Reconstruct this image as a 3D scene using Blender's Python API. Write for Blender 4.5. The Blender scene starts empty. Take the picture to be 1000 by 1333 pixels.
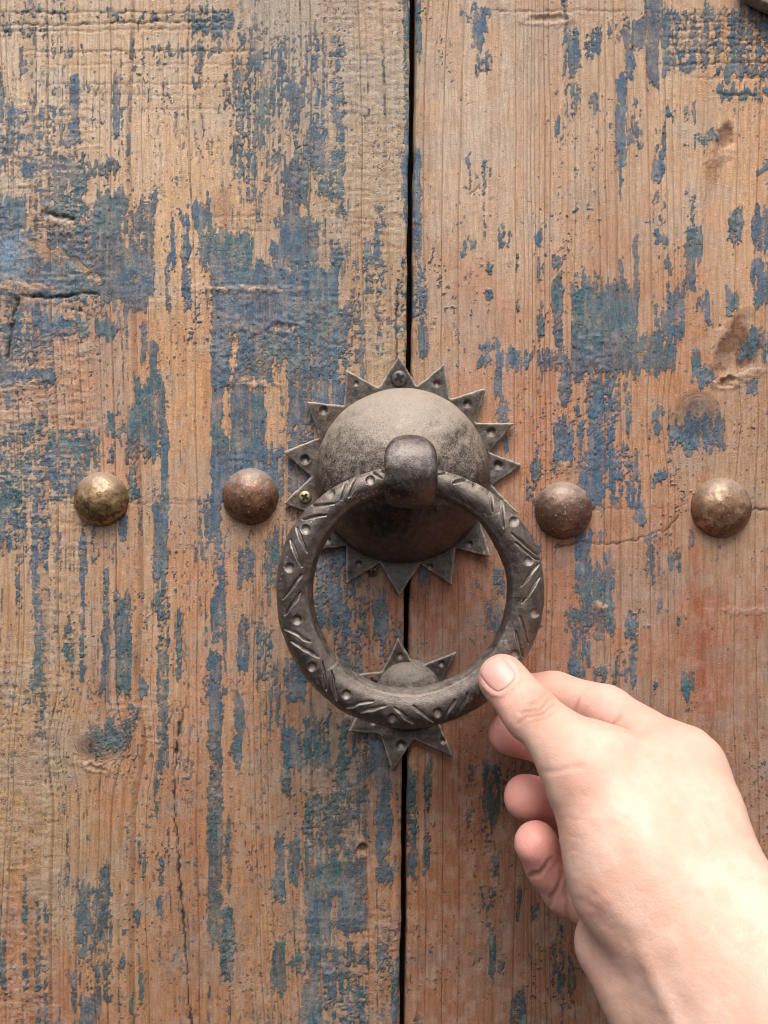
import bpy, math
import numpy as np
from mathutils import Matrix, Vector

# ------------------------------------------------------------------ frame of reference
# millimetres while modelling, door face = plane y 0, +x right, +z up, viewer towards -y
PX = 0.28            # one photo pixel on the door face, mm
D = 320.0            # camera distance, mm
ROLL = math.radians(0.58)
CR, SR = math.cos(ROLL), math.sin(ROLL)
MM = 0.001
sc = bpy.context.scene
COL = sc.collection

# ------------------------------------------------------------------ camera
cam_d = bpy.data.cameras.new('camera'); cam = bpy.data.objects.new('camera', cam_d); COL.objects.link(cam)
cam_d.sensor_fit = 'HORIZONTAL'; cam_d.sensor_width = 36.0
cam_d.angle = 2 * math.atan(500 * PX / D)
cam_d.clip_start = 0.005; cam_d.clip_end = 50
m = Matrix(((CR, -SR, 0, 0), (0, 0, -1, -D * MM), (SR, CR, 0, 0), (0, 0, 0, 1)))
cam.matrix_world = m
cam_d.dof.use_dof = True; cam_d.dof.focus_distance = (D - 14) * MM
cam_d.dof.aperture_fstop = cam_d.lens / 1.5
sc.camera = cam

# ------------------------------------------------------------------ light
SUN_EL, SUN_AZ = math.radians(60), math.radians(-8)   # high in front of the door, a touch from the left
w = bpy.data.worlds.new('World'); sc.world = w; w.use_nodes = True
nt = w.node_tree; bg = nt.nodes['Background']
sky = nt.nodes.new('ShaderNodeTexSky'); sky.sky_type = 'NISHITA'; sky.sun_disc = False
sky.sun_elevation = SUN_EL; sky.sun_rotation = math.pi + SUN_AZ
sky.air_density = 1.0; sky.dust_density = 4.0
hs = nt.nodes.new('ShaderNodeHueSaturation'); hs.inputs['Saturation'].default_value = 0.45
nt.links.new(sky.outputs[0], hs.inputs['Color']); nt.links.new(hs.outputs[0], bg.inputs['Color'])
bg.inputs['Strength'].default_value = 0.085
sun_d = bpy.data.lights.new('sun', 'SUN'); sun_d.energy = 1.5; sun_d.angle = math.radians(38); sun_d.color = (1, .97, .92)
sun = bpy.data.objects.new('sun', sun_d); COL.objects.link(sun)
sdir = Vector((math.sin(SUN_AZ) * math.cos(SUN_EL), -math.cos(SUN_AZ) * math.cos(SUN_EL), math.sin(SUN_EL)))
sun.rotation_euler = sdir.to_track_quat('Z', 'Y').to_euler()
sc.view_settings.view_transform = 'Standard'; sc.view_settings.look = 'None'
sc.view_settings.gamma = 1; sc.view_settings.use_curve_mapping = False
sc.view_settings.exposure = 1.1
sc.cycles.max_bounces = 5; sc.cycles.diffuse_bounces = 2; sc.cycles.glossy_bounces = 2; sc.cycles.transmission_bounces = 1
sc.cycles.use_adaptive_sampling = True; sc.cycles.adaptive_threshold = 0.015; sc.cycles.use_denoising = True
sc.cycles.pixel_filter_type = 'BLACKMAN_HARRIS'; sc.cycles.filter_width = 1.1

# ------------------------------------------------------------------ maths helpers
def P(u, v, h=0.0):
    """photo reading (u,v) of something standing h mm off the door -> mm coordinates"""
    a, b = u - 500.0, v - 666.5
    k = PX * (1 - h / D)
    return np.array([(a * CR + b * SR) * k, -h, -(-a * SR + b * CR) * k])

def UV(p):
    k = PX * (1 + p[..., 1] / D)
    x, y = p[..., 0] / k, -p[..., 2] / k
    return x * CR - y * SR + 500.0, x * SR + y * CR + 666.5

def lin(c):
    c = np.asarray(c, float) / 255.0
    return np.where(c <= .04045, c / 12.92, ((c + .055) / 1.055) ** 2.4)

def hsh(ix, iy, seed):
    n = (ix.astype(np.int64) * 374761393 + iy.astype(np.int64) * 668265263 + seed * 974634777) & 0xFFFFFFFF
    n = ((n ^ (n >> 13)) * 1274126177) & 0xFFFFFFFF
    return ((n ^ (n >> 16)) & 0xFFFFFF) / float(0xFFFFFF)

def noise(x, y, seed=0):
    """value noise, 0..1"""
    ix, iy = np.floor(x), np.floor(y); fx, fy = x - ix, y - iy
    fx = fx * fx * fx * (fx * (fx * 6 - 15) + 10); fy = fy * fy * fy * (fy * (fy * 6 - 15) + 10)
    ix = ix.astype(np.int64); iy = iy.astype(np.int64)
    a, b = hsh(ix, iy, seed), hsh(ix + 1, iy, seed); c, d = hsh(ix, iy + 1, seed), hsh(ix + 1, iy + 1, seed)
    return (a + (b - a) * fx) * (1 - fy) + (c + (d - c) * fx) * fy

def fbm(x, y, seed=0, oct=4, gain=.5):
    s = 0; a = 1; t = 0
    for i in range(oct):
        s = s + a * noise(x * 2 ** i + 17.3 * i, y * 2 ** i - 9.1 * i, seed + i * 31); t += a; a *= gain
    return s / t

def uniform(n):
    q = np.quantile(n.ravel()[::37], np.linspace(0, 1, 201))
    return np.interp(n, q, np.linspace(0, 1, 201))

def sst(a, b, x):
    t = np.clip((x - a) / (b - a), 0, 1); return t * t * (3 - 2 * t)

def seg_dist(u, v, a, b):
    ax, ay = a; bx, by = b; dx, dy = bx - ax, by - ay
    t = np.clip(((u - ax) * dx + (v - ay) * dy) / (dx * dx + dy * dy + 1e-9), 0, 1)
    return np.hypot(u - ax - t * dx, v - ay - t * dy), t

def line_dist(u, v, pts):
    d = np.full(u.shape, 1e9)
    for a, b in zip(pts[:-1], pts[1:]): d = np.minimum(d, seg_dist(u, v, a, b)[0])
    return d

# ------------------------------------------------------------------ mesh helpers
def mesh_obj(name, verts, faces, mat, parent=None, attrs=None, cols=None, smooth=True):
    me = bpy.data.meshes.new(name)
    v = np.ascontiguousarray(np.asarray(verts, np.float32) * MM)
    if isinstance(faces, np.ndarray):
        n, k = faces.shape
        me.vertices.add(len(v)); me.vertices.foreach_set('co', v.ravel())
        me.loops.add(n * k); me.loops.foreach_set('vertex_index', faces.ravel().astype(np.int32))
        me.polygons.add(n); me.polygons.foreach_set('loop_start', np.arange(0, n * k, k, dtype=np.int32))
        me.update(calc_edges=True)
    else:
        me.from_pydata(v.tolist(), [], faces)
    me.polygons.foreach_set('use_smooth', np.full(len(me.polygons), smooth))
    for k_, a in (attrs or {}).items():
        at = me.attributes.new(k_, 'FLOAT', 'POINT'); at.data.foreach_set('value', np.asarray(a, np.float32).ravel())
    for k_, a in (cols or {}).items():
        at = me.attributes.new(k_, 'FLOAT_COLOR', 'POINT')
        c = np.ones((len(v), 4), np.float32); c[:, :3] = a; at.data.foreach_set('color', c.ravel())
    me.update()
    if mat: me.materials.append(mat)
    o = bpy.data.objects.new(name, me); COL.objects.link(o)
    if parent: o.parent = parent
    return o

def thing(name, label, cat, group=None):
    o = bpy.data.objects.new(name, None); COL.objects.link(o); o.empty_display_size = .01
    return tag(o, label, cat, group)

def tag(o, label, cat, group=None):
    o['label'] = label; o['category'] = cat
    if group: o['group'] = group
    return o

def grid_faces(nr, nc, wrap_r=False, wrap_c=False):
    r = np.arange(nr if wrap_r else nr - 1); c = np.arange(nc if wrap_c else nc - 1)
    R, C = np.meshgrid(r, c, indexing='ij'); R2, C2 = (R + 1) % nr, (C + 1) % nc
    return np.stack([R * nc + C, R * nc + C2, R2 * nc + C2, R2 * nc + C], -1).reshape(-1, 4)

def surface_nets(d, org, h):
    nx, ny, nz = d.shape; s = d < 0
    tot = np.zeros((nx - 1, ny - 1, nz - 1), np.int8)
    for i in (0, 1):
        for j in (0, 1):
            for k in (0, 1):
                tot += s[i:nx - 1 + i, j:ny - 1 + j, k:nz - 1 + k]
    act = (tot > 0) & (tot < 8); I, J, K = np.nonzero(act)
    idx = np.full(act.shape, -1, np.int64); idx[I, J, K] = np.arange(len(I))
    acc = np.zeros((len(I), 3)); cnt = np.zeros(len(I))
    cs = [(i, j, k) for i in (0, 1) for j in (0, 1) for k in (0, 1)]
    for a in cs:
        for ax in range(3):
            if a[ax]: continue
            b = list(a); b[ax] = 1
            da = d[I + a[0], J + a[1], K + a[2]]; db = d[I + b[0], J + b[1], K + b[2]]
            cr = (da < 0) != (db < 0); t = np.where(cr, da / np.where(cr, da - db, 1), 0)
            pt = np.tile(np.array(a, float), (len(I), 1)); pt[:, ax] += t
            acc += pt * cr[:, None]; cnt += cr
    v = (np.stack([I, J, K], 1) + acc / cnt[:, None]) * h + org
    F = []
    for ax in range(3):
        o1, o2 = (ax + 1) % 3, (ax + 2) % 3
        sl0 = [slice(None)] * 3; sl1 = [slice(None)] * 3
        sl0[ax] = slice(0, -1); sl1[ax] = slice(1, None)
        a_, b_ = s[tuple(sl0)], s[tuple(sl1)]
        e = np.stack(np.nonzero(a_ != b_), 1)
        ok = (e[:, o1] > 0) & (e[:, o2] > 0) & (e[:, o1] < d.shape[o1] - 1) & (e[:, o2] < d.shape[o2] - 1); e = e[ok]
        ins = a_[e[:, 0], e[:, 1], e[:, 2]]
        q = []
        for (p1, p2) in ((0, 0), (-1, 0), (-1, -1), (0, -1)):
            c = e.copy(); c[:, o1] += p1; c[:, o2] += p2; q.append(idx[c[:, 0], c[:, 1], c[:, 2]])
        q = np.stack(q, 1); q[~ins] = q[~ins][:, ::-1]; F.append(q)
    return v, np.concatenate(F)

def relax(v, f, n, lam=.5):
    for _ in range(n):
        acc = np.zeros_like(v); cnt = np.zeros(len(v))
        for k in range(4):
            for nb in ((k + 1) % 4,  (k + 3) % 4):
                np.add.at(acc, f[:, k], v[f[:, nb]]); np.add.at(cnt, f[:, k], 1)
        v = v + lam * (acc / np.maximum(cnt, 1)[:, None] - v)
    return v

def normals(v, f):
    n = np.cross(v[f[:, 2]] - v[f[:, 0]], v[f[:, 3]] - v[f[:, 1]]); out = np.zeros_like(v)
    for k in range(4): np.add.at(out, f[:, k], n)
    return out / np.maximum(np.linalg.norm(out, axis=1, keepdims=True), 1e-9)

def lattice(lo, hi, h):
    ax = [np.arange(lo[i], hi[i] + h, h, dtype=np.float32) for i in range(3)]
    g = np.meshgrid(*ax, indexing='ij'); return g, np.array(lo, float)

def smin(a, b, k):
    t = np.clip(.5 + .5 * (b - a) / k, 0, 1); return b + (a - b) * t - k * t * (1 - t)

def smax(a, b, k): return -smin(-a, -b, k)

def poly_sdf(x, y, pts):
    d = np.full(x.shape, 1e9, np.float32); s = np.ones(x.shape, np.float32); n = len(pts)
    for i in range(n):
        a, b = pts[i], pts[i - 1]; ex, ey = b[0] - a[0], b[1] - a[1]; wx, wy = x - a[0], y - a[1]
        t = np.clip((wx * ex + wy * ey) / (ex * ex + ey * ey), 0, 1)
        d = np.minimum(d, (wx - ex * t) ** 2 + (wy - ey * t) ** 2)
        c1, c2, c3 = y >= a[1], y < b[1], ex * wy > ey * wx
        s = np.where((c1 & c2 & c3) | (~c1 & ~c2 & ~c3), -s, s)
    return s * np.sqrt(d)

# ------------------------------------------------------------------ node helpers
class NT:
    def __init__(s, name):
        s.m = bpy.data.materials.new(name); s.m.use_nodes = True; s.t = s.m.node_tree
        s.b = s.t.nodes['Principled BSDF']; s.out = s.t.nodes['Material Output']
    def n(s, typ, **kw):
        o = s.t.nodes.new('ShaderNode' + typ)
        for k, v in kw.items(): setattr(o, k, v)
        return o
    def set(s, sock, v):
        if hasattr(v, 'is_output') or isinstance(v, bpy.types.NodeSocket): s.t.links.new(v, sock)
        elif v is not None:
            if isinstance(v, (tuple, list, np.ndarray)) and len(v) == 3 and sock.type == 'RGBA': v = tuple(v) + (1,)
            sock.default_value = v
    def math(s, op, a, b=None, c=None, clamp=False):
        o = s.n('Math', operation=op, use_clamp=clamp)
        for i, x in enumerate((a, b, c)):
            if x is not None: s.set(o.inputs[i], x)
        return o.outputs[0]
    def mix(s, f, a, b, mode='MIX'):
        o = s.n('Mix', data_type='RGBA', blend_type=mode, clamp_factor=True)
        s.set(o.inputs[0], f); s.set(o.inputs[6], a); s.set(o.inputs[7], b); return o.outputs[2]
    def ramp(s, x, a, b, lo=0., hi=1., smooth=True):
        o = s.n('MapRange', interpolation_type='SMOOTHSTEP' if smooth else 'LINEAR')
        for i, q in enumerate((x, a, b, lo, hi)): s.set(o.inputs[i], q)
        return o.outputs[0]
    def noise(s, scale, detail=3, rough=.55, vec=None, dist=0.):
        o = s.n('TexNoise'); o.inputs['Scale'].default_value = scale; o.inputs['Detail'].default_value = detail
        o.inputs['Roughness'].default_value = rough; o.inputs['Distortion'].default_value = dist
        s.set(o.inputs['Vector'], vec if vec is not None else s.obj()); return o.outputs['Fac']
    def voro(s, scale, vec=None, feature='F1'):
        o = s.n('TexVoronoi', feature=feature); o.inputs['Scale'].default_value = scale
        s.set(o.inputs['Vector'], vec if vec is not None else s.obj()); return o.outputs['Distance']
    def obj(s):
        if not hasattr(s, '_o'): s._o = s.n('TexCoord').outputs['Object']
        return s._o
    def map(s, scale, loc=(0, 0, 0)):
        o = s.n('Mapping'); o.inputs['Scale'].default_value = scale; o.inputs['Location'].default_value = loc
        s.set(o.inputs['Vector'], s.obj()); return o.outputs[0]
    def attr(s, name, col=False):
        o = s.n('Attribute', attribute_name=name); return o.outputs['Color'] if col else o.outputs['Fac']
    def up(s):
        g = s.n('NewGeometry'); x = s.n('SeparateXYZ'); s.set(x.inputs[0], g.outputs['Normal']); return x.outputs[2]
    def point(s): return s.n('NewGeometry').outputs['Pointiness']
    def bump(s, h, dist, strength=1., nrm=None):
        o = s.n('Bump'); o.inputs['Distance'].default_value = dist; s.set(o.inputs['Strength'], strength)
        s.set(o.inputs['Height'], h)
        if nrm is not None: s.set(o.inputs['Normal'], nrm)
        return o.outputs[0]
    def fin(s, **kw):
        for k, v in kw.items(): s.set(s.b.inputs[k.replace('_', ' ')], v)
        return s.m

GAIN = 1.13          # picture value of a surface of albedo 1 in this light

# ================================================================== THE DOOR
def mat_wood():
    t = NT('weathered_painted_wood')
    S, ring, rough = t.attr('paint'), t.attr('ring'), t.attr('rough')
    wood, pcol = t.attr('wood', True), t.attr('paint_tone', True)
    fine = t.noise(1900, 3, .6); mid = t.noise(620, 3, .6, t.map((1, 1, .6)))
    vst = t.noise(900, 3, .6, t.map((1, 1, .09)))
    # growth rings: thin dark late wood
    fr = t.math('FRACT', ring)
    wn = t.n('TexWhiteNoise', noise_dimensions='1D'); t.set(wn.inputs['W'], t.math('FLOOR', ring)); rv = wn.outputs['Value']
    late = t.math('MULTIPLY', t.ramp(fr, .66, .94), t.ramp(fr, .965, 1.0, 1., 0.))
    late = t.math('MULTIPLY', late, t.math('MULTIPLY', t.math('POWER', rv, 1.3), 1.2))
    late = t.math('MULTIPLY', late, t.ramp(vst, .30, .62, .35, 1.))
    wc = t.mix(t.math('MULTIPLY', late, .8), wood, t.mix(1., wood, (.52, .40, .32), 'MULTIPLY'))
    wc = t.mix(t.ramp(vst, .30, .72), t.mix(1., wc, (.80, .77, .74), 'MULTIPLY'), t.mix(1., wc, (1.14, 1.13, 1.12), 'MULTIPLY'))
    wc = t.mix(t.math('MULTIPLY', t.ramp(fine, .48, .72), .55), wc, t.mix(1., wc, (1.30, 1.30, 1.30), 'MULTIPLY'))      # pale lint of dust
    # paint skin
    e = t.math('ADD', S, t.math('MULTIPLY', t.math('SUBTRACT', fine, .5), .75))
    e = t.math('ADD', e, t.math('MULTIPLY', t.math('SUBTRACT', mid, .5), .45))
    e = t.math('SUBTRACT', e, t.math('MULTIPLY', late, -.03))
    mask = t.math('MULTIPLY', t.ramp(e, -.12, .12), t.ramp(t.noise(420, 4, .65, t.map((1, 1, .16))), .32, .56, .50, .96))
    pc = t.mix(t.ramp(fine, .35, .68), t.mix(1., pcol, (.62, .64, .70), 'MULTIPLY'), t.mix(1., pcol, (1.2, 1.18, 1.15), 'MULTIPLY'))
    pc = t.mix(t.ramp(t.noise(1050, 3, .7), .54, .68, 0, .62), pc, t.mix(1., pc, (1.9, 1.75, 1.6), 'MULTIPLY'))
    edge = t.math('MULTIPLY', t.ramp(e, -.16, -.03), t.ramp(e, -.02, .03, 1., 0.))
    wc = t.mix(t.math('MULTIPLY', edge, .55), wc, t.mix(1., wc, (.55, .52, .52), 'MULTIPLY'))
    thin = t.math('MULTIPLY', t.ramp(t.math('ADD', S, t.math('MULTIPLY', t.math('SUBTRACT', vst, .5), 1.1)), -.34, .12), t.ramp(fine, .35, .6, .08, .42))
    wc = t.mix(thin, wc, pc)                       # colour rubbed into the grain around the sound paint
    col = t.mix(mask, wc, pc)
    sand = t.noise(3300, 2, .7); col = t.mix(t.ramp(sand, .36, .64), t.mix(1., col, (.74, .73, .72), 'MULTIPLY'), t.mix(1., col, (1.2, 1.2, 1.2), 'MULTIPLY'))
    # pores, grit, pale grains
    pit = t.ramp(t.voro(480, t.map((1, 1, .6))), .12, .24, 1., 0.)
    pit = t.math('MULTIPLY', pit, t.ramp(t.math('ADD', t.noise(170, 2), t.math('MULTIPLY', S, .12)), .47, .60))
    col = t.mix(t.math('MULTIPLY', pit, .62), col, (.07, .05, .045))
    grit = t.math('MULTIPLY', t.ramp(t.voro(560, t.map((1, 1, 1.3), (3, 1, 7))), .14, .26, 1., 0.), t.ramp(t.noise(110, 3), .47, .62))
    col = t.mix(t.math('MULTIPLY', grit, .45), col, t.mix(1., col, (1.7, 1.65, 1.6), 'MULTIPLY'))
    dirt = t.attr('dirt'); col = t.mix(dirt, col, (.030, .022, .018))
    dust = t.attr('dust'); col = t.mix(t.math('MULTIPLY', dust, t.ramp(mid, .3, .6, .35, .8)), col, (.46, .375, .31))
    hgt = t.math('ADD', t.math('MULTIPLY', fine, .55), t.math('MULTIPLY', mask, .45))
    hgt = t.math('ADD', hgt, t.math('MULTIPLY', late, -.5)); hgt = t.math('SUBTRACT', hgt, t.math('MULTIPLY', pit, .5))
    hgt = t.math('ADD', hgt, t.math('MULTIPLY', grit, .15)); hgt = t.math('ADD', hgt, t.math('MULTIPLY', mid, rough))
    nb = t.bump(hgt, .00045, 1.)
    return t.fin(Base_Color=col, Roughness=t.ramp(mask, 0, 1, .82, .62), Normal=nb, Specular_IOR_Level=.3)

BARE_SHADED = """60,100,222,192,162 200,150,221,189,156 400,60,188,168,148 480,200,192,166,138 240,300,222,180,137 245,500,208,157,111
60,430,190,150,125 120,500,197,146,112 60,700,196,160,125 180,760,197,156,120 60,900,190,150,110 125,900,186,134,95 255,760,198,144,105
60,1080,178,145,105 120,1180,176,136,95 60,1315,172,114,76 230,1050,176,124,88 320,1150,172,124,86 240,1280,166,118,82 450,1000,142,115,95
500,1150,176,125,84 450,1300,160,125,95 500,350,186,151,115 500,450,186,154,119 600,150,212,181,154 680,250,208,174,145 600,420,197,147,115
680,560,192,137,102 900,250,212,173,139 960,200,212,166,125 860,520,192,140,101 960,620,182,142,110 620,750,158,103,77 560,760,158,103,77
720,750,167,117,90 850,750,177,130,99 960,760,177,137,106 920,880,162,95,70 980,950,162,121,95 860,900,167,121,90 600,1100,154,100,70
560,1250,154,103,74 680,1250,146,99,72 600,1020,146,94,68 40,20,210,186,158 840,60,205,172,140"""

PAINT = """0,300,15,22,.4 0,60,33,48,.4 245,300,10,45,.7 200,300,60,72,.5 40,110,62,70,.45 60,130,108,118,.25 250,300,105,115,.45 200,240,140,146,.35
28,42,35,50,.6 25,38,55,95,.45 92,104,95,182,.9 147,155,100,175,.85 157,162,135,205,.8 0,5,85,140,.7 255,264,62,100,.7 0,100,140,215,.42 0,40,140,210,.5
28,155,205,232,.65 135,155,205,230,.85 45,100,230,300,.5 0,35,255,300,.9 0,50,300,345,.8 60,130,265,345,.8 125,160,245,345,.95 95,115,215,260,.8
155,200,255,345,.6 195,203,245,280,.8 222,229,290,340,.9 236,247,275,340,.85 250,275,258,300,.95 262,285,300,345,.95 244,252,255,262,.7
260,305,12,42,.75 260,300,62,72,.7 285,297,100,145,.7 300,320,20,60,.35 317,328,70,105,.85 320,350,30,60,.35 295,345,105,145,.65 315,365,110,150,.55
370,395,110,135,.6 330,360,140,175,.55 345,385,145,170,.5 310,345,175,200,.5 385,425,170,220,.75 370,400,205,270,.92 400,430,200,225,.7 320,335,195,240,.55
320,340,240,275,.6 370,390,255,300,.85 395,415,150,175,.5 300,450,40,260,.36 450,460,170,180,.5 445,455,265,285,.75 490,505,270,310,.5
526,534,0,300,.65 525,533,190,290,.85 350,415,280,345,.95 260,330,300,345,.9 430,455,315,345,.75 470,500,310,345,.4
275,440,345,440,.93 275,300,340,640,.98 300,360,400,500,.86 360,440,400,560,.82 440,455,400,460,.8 300,345,500,600,.93 375,410,560,650,.85 290,370,580,650,.86
435,475,400,540,.38 460,475,450,470,.75 455,530,330,440,.22 490,500,420,470,.25 270,290,590,660,.85
0,200,320,390,.92 100,190,345,400,.85 0,70,340,375,.6 50,115,410,460,.8 125,165,412,438,.87 0,50,400,470,.55 0,80,480,500,.85 0,25,495,530,.7 0,30,440,480,.6
30,75,480,495,.88 183,192,420,470,.9 195,205,440,520,.92 175,215,500,600,.82 165,180,530,650,.78 210,220,560,650,.88 190,205,540,600,.88 140,150,535,570,.85
140,150,580,610,.85 150,162,500,580,.35 215,222,320,400,.75 238,247,325,405,.88 223,230,320,350,.75 265,275,420,450,.7 33,42,545,575,.85 0,60,555,660,.55
60,130,560,660,.45 80,100,570,600,.65 0,35,650,720,.6 40,65,650,800,.6 45,60,690,960,.5 105,112,690,890,.9 133,142,745,905,.93 150,170,770,910,.78
155,165,640,700,.85 200,220,650,760,.93 198,215,780,800,.82 205,220,760,1000,.75 230,236,800,860,.9 228,236,865,880,.93 255,262,655,720,.75 268,280,650,690,.93
180,192,880,905,.93 40,55,850,900,.65 85,95,800,880,.5 70,80,690,830,.38 20,30,700,800,.4 120,128,650,760,.32 165,180,920,950,.4 115,170,940,975,.75 270,280,870,1000,.9
265,290,650,700,.92 275,297,690,760,.6 310,332,710,760,.93 275,295,765,835,.82 345,370,690,780,.78 310,325,810,870,.88 270,290,850,1000,.92 308,318,900,960,.82
300,315,960,1000,.88 335,355,810,920,.45 370,400,860,910,.72 350,370,860,960,.45 395,430,930,1000,.6 365,400,950,1000,.72 405,440,700,830,.78 425,445,720,800,.92
440,480,760,880,.5 485,505,770,830,.85 450,530,800,870,.35 480,500,960,1000,.92 440,480,930,1000,.5 410,470,690,760,.6
200,206,990,1070,.75 270,280,990,1230,.88 205,212,1120,1150,.75 205,211,1175,1195,.75 85,90,1080,1150,.55 100,145,1150,1250,.62 100,118,1170,1210,.87 130,142,1125,1240,.73
118,128,1150,1240,.62 135,145,1245,1310,.75 95,130,1250,1333,.45 150,162,1245,1265,.78 180,186,1250,1300,.65 172,184,1180,1205,.75 30,36,1150,1333,.42 45,52,1170,1333,.42
56,62,1170,1333,.36 0,8,1220,1285,.8 180,190,1090,1135,.5 270,290,990,1130,.93 272,290,1130,1230,.78 288,304,1180,1275,.9 296,306,1060,1160,.93 300,315,990,1040,.65
365,378,990,1030,.93 357,372,1080,1170,.88 355,372,1220,1285,.97 375,390,1090,1150,.82 395,440,1030,1160,.68 400,430,1120,1230,.76 430,480,990,1120,.52 440,478,1120,1215,.82
395,480,1230,1333,.5 490,508,990,1120,.88 490,518,1120,1145,.88 490,500,1230,1260,.65 508,520,1250,1330,.8 380,410,1240,1270,.72 390,420,1310,1333,.82 455,470,1280,1330,.72
540,548,10,90,.85 538,548,195,330,.9 540,546,330,400,.65 616,632,20,45,.93 600,640,12,22,.65 615,630,50,60,.75 576,584,105,118,.88 620,640,70,95,.5 607,612,200,215,.55
605,640,210,262,.25 620,640,220,232,.6 732,756,50,95,.87 735,740,0,60,.85 770,780,30,75,.88 723,728,105,125,.75 735,756,105,150,.5 722,728,150,178,.75 768,778,120,145,.75
697,705,305,325,.9 600,620,310,330,.5 645,665,300,320,.42 628,634,265,320,.32 840,862,0,60,.98 825,870,20,60,.87 865,1000,10,90,.45 870,1000,40,50,.62 900,1000,22,40,.5
930,1000,80,100,.78 880,1000,60,75,.52 935,1000,115,126,.85 840,858,55,115,.88 812,828,60,100,.83 822,835,20,55,.82 863,873,65,95,.83 740,755,40,80,.83 772,782,28,70,.88
760,768,45,75,.62 790,820,25,60,.5 803,815,95,215,.85 800,812,165,200,.92 805,810,210,260,.75 770,775,120,140,.83 745,755,110,140,.62 825,832,130,140,.88 815,835,150,190,.47
850,866,210,230,.9 868,878,135,155,.62 862,868,170,200,.65 905,935,170,188,.78 890,905,135,150,.62 985,1000,218,228,.85 948,966,275,315,.9 980,1000,270,330,.88 893,905,240,310,.42
892,915,300,340,.88 825,833,305,340,.9 850,868,250,320,.47 855,866,195,205,.55 536,555,350,420,.62 545,558,430,465,.85 604,620,350,385,.57 632,640,340,355,.85 633,640,380,400,.75
670,678,335,360,.65 672,678,380,400,.65 700,706,340,370,.85 700,708,385,450,.92 720,732,362,450,.87 625,650,440,460,.78 620,640,465,480,.62 645,655,455,520,.78 660,680,455,480,.88
680,695,455,475,.62 700,740,455,482,.78 720,735,335,350,.65 590,597,410,430,.65 565,570,415,430,.55 744,826,370,490,.96 728,745,480,530,.82 765,785,490,660,.92 722,745,545,610,.92
745,770,520,620,.47 785,825,490,560,.42 640,660,530,545,.42 655,660,520,550,.52 692,705,590,625,.85 685,695,620,650,.52 655,662,570,590,.75 745,785,355,385,.72 805,812,340,375,.85
797,830,375,490,.96 825,832,320,400,.88 893,905,320,380,.93 870,892,375,410,.92 860,890,405,440,.92 858,880,440,480,.96 830,860,435,490,.82 850,858,390,420,.65 862,875,340,355,.75
905,915,385,405,.75 918,926,385,430,.78 945,962,375,402,.93 980,1000,340,400,.72 900,912,455,495,.88 910,930,478,500,.83 845,866,535,548,.85 833,842,545,580,.88 850,860,550,565,.65
870,945,545,585,.75 930,945,540,570,.82 960,1000,430,470,.72 970,985,480,520,.62 845,875,612,630,.85 815,822,620,650,.85 828,834,595,660,.62 740,830,580,660,.42 755,800,560,640,.57
825,840,650,680,.85 760,790,690,700,.82 750,770,690,780,.72 760,800,740,830,.72 785,795,715,728,.88 740,770,790,880,.62 815,830,800,830,.88 770,800,870,885,.72 740,760,865,885,.92
820,828,830,890,.83 800,815,860,880,.52 885,905,870,905,.9 870,885,720,745,.52 880,885,790,828,.75 855,862,785,800,.85 890,905,915,930,.65 850,856,880,900,.65 895,905,690,710,.42
840,860,690,760,.3 955,965,810,820,.55 690,705,680,800,.4 635,650,790,825,.75 640,665,745,770,.5 615,622,757,765,.85 545,560,740,760,.85 690,705,800,830,.62 693,700,650,690,.75
530,542,1000,1150,.78 553,562,990,1055,.78 552,560,1085,1135,.65 608,616,990,1030,.85 607,615,1050,1075,.85 628,650,990,1075,.78 637,650,1030,1075,.93 628,640,1085,1110,.52
640,650,1105,1145,.52 625,632,1150,1180,.75 636,648,1160,1185,.75 672,678,1155,1190,.85 636,645,1205,1275,.75 665,685,1290,1333,.88 650,658,1245,1265,.65 540,548,1320,1333,.85
560,565,1235,1248,.55 740,748,1250,1320,.65 690,700,1170,1200,.42 655,665,1010,1060,.52 720,735,1200,1333,.32 700,745,900,990,.5"""
CLEAR = """325,365,285,318,.05 355,375,470,570,.12 300,307,440,490,.2 288,297,510,570,.15 95,130,385,410,.15 70,150,440,530,.04 222,237,400,660,.03 237,274,405,640,.03
160,240,140,240,.08 550,600,60,300,.03 640,720,60,290,.04 830,850,500,620,.1 905,985,600,860,.12 570,630,330,440,.1 0,40,1290,1333,.1 222,270,880,1333,.08 60,140,905,940,.06 300,350,1000,1180,.12 310,355,1190,1333,.08 565,620,1080,1333,.05"""

KNOTS = [(130, 970, 32, 18), (908, 538, 23, 23), (520, -160, 40, 60), (-120, 800, 50, 60), (1130, 350, 40, 60), (700, 1500, 40, 60)]

def plank_axis(fine_lo, fine_hi, lo, hi, st):
    a = np.arange(fine_lo, fine_hi + 1e-6, st); out = [a]
    s = st; x = fine_hi; e = []
    while x < hi - 1e-6:
        s = min(s * 1.25, 9.); x = min(x + s, hi); e.append(x)
    out.append(np.array(e)); s = st; x = fine_lo; e = []
    while x > lo + 1e-6:
        s = min(s * 1.25, 9.); x = max(x - s, lo); e.append(x)
    out.insert(0, np.array(e[::-1])); return np.concatenate([o for o in out if len(o)])

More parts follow.
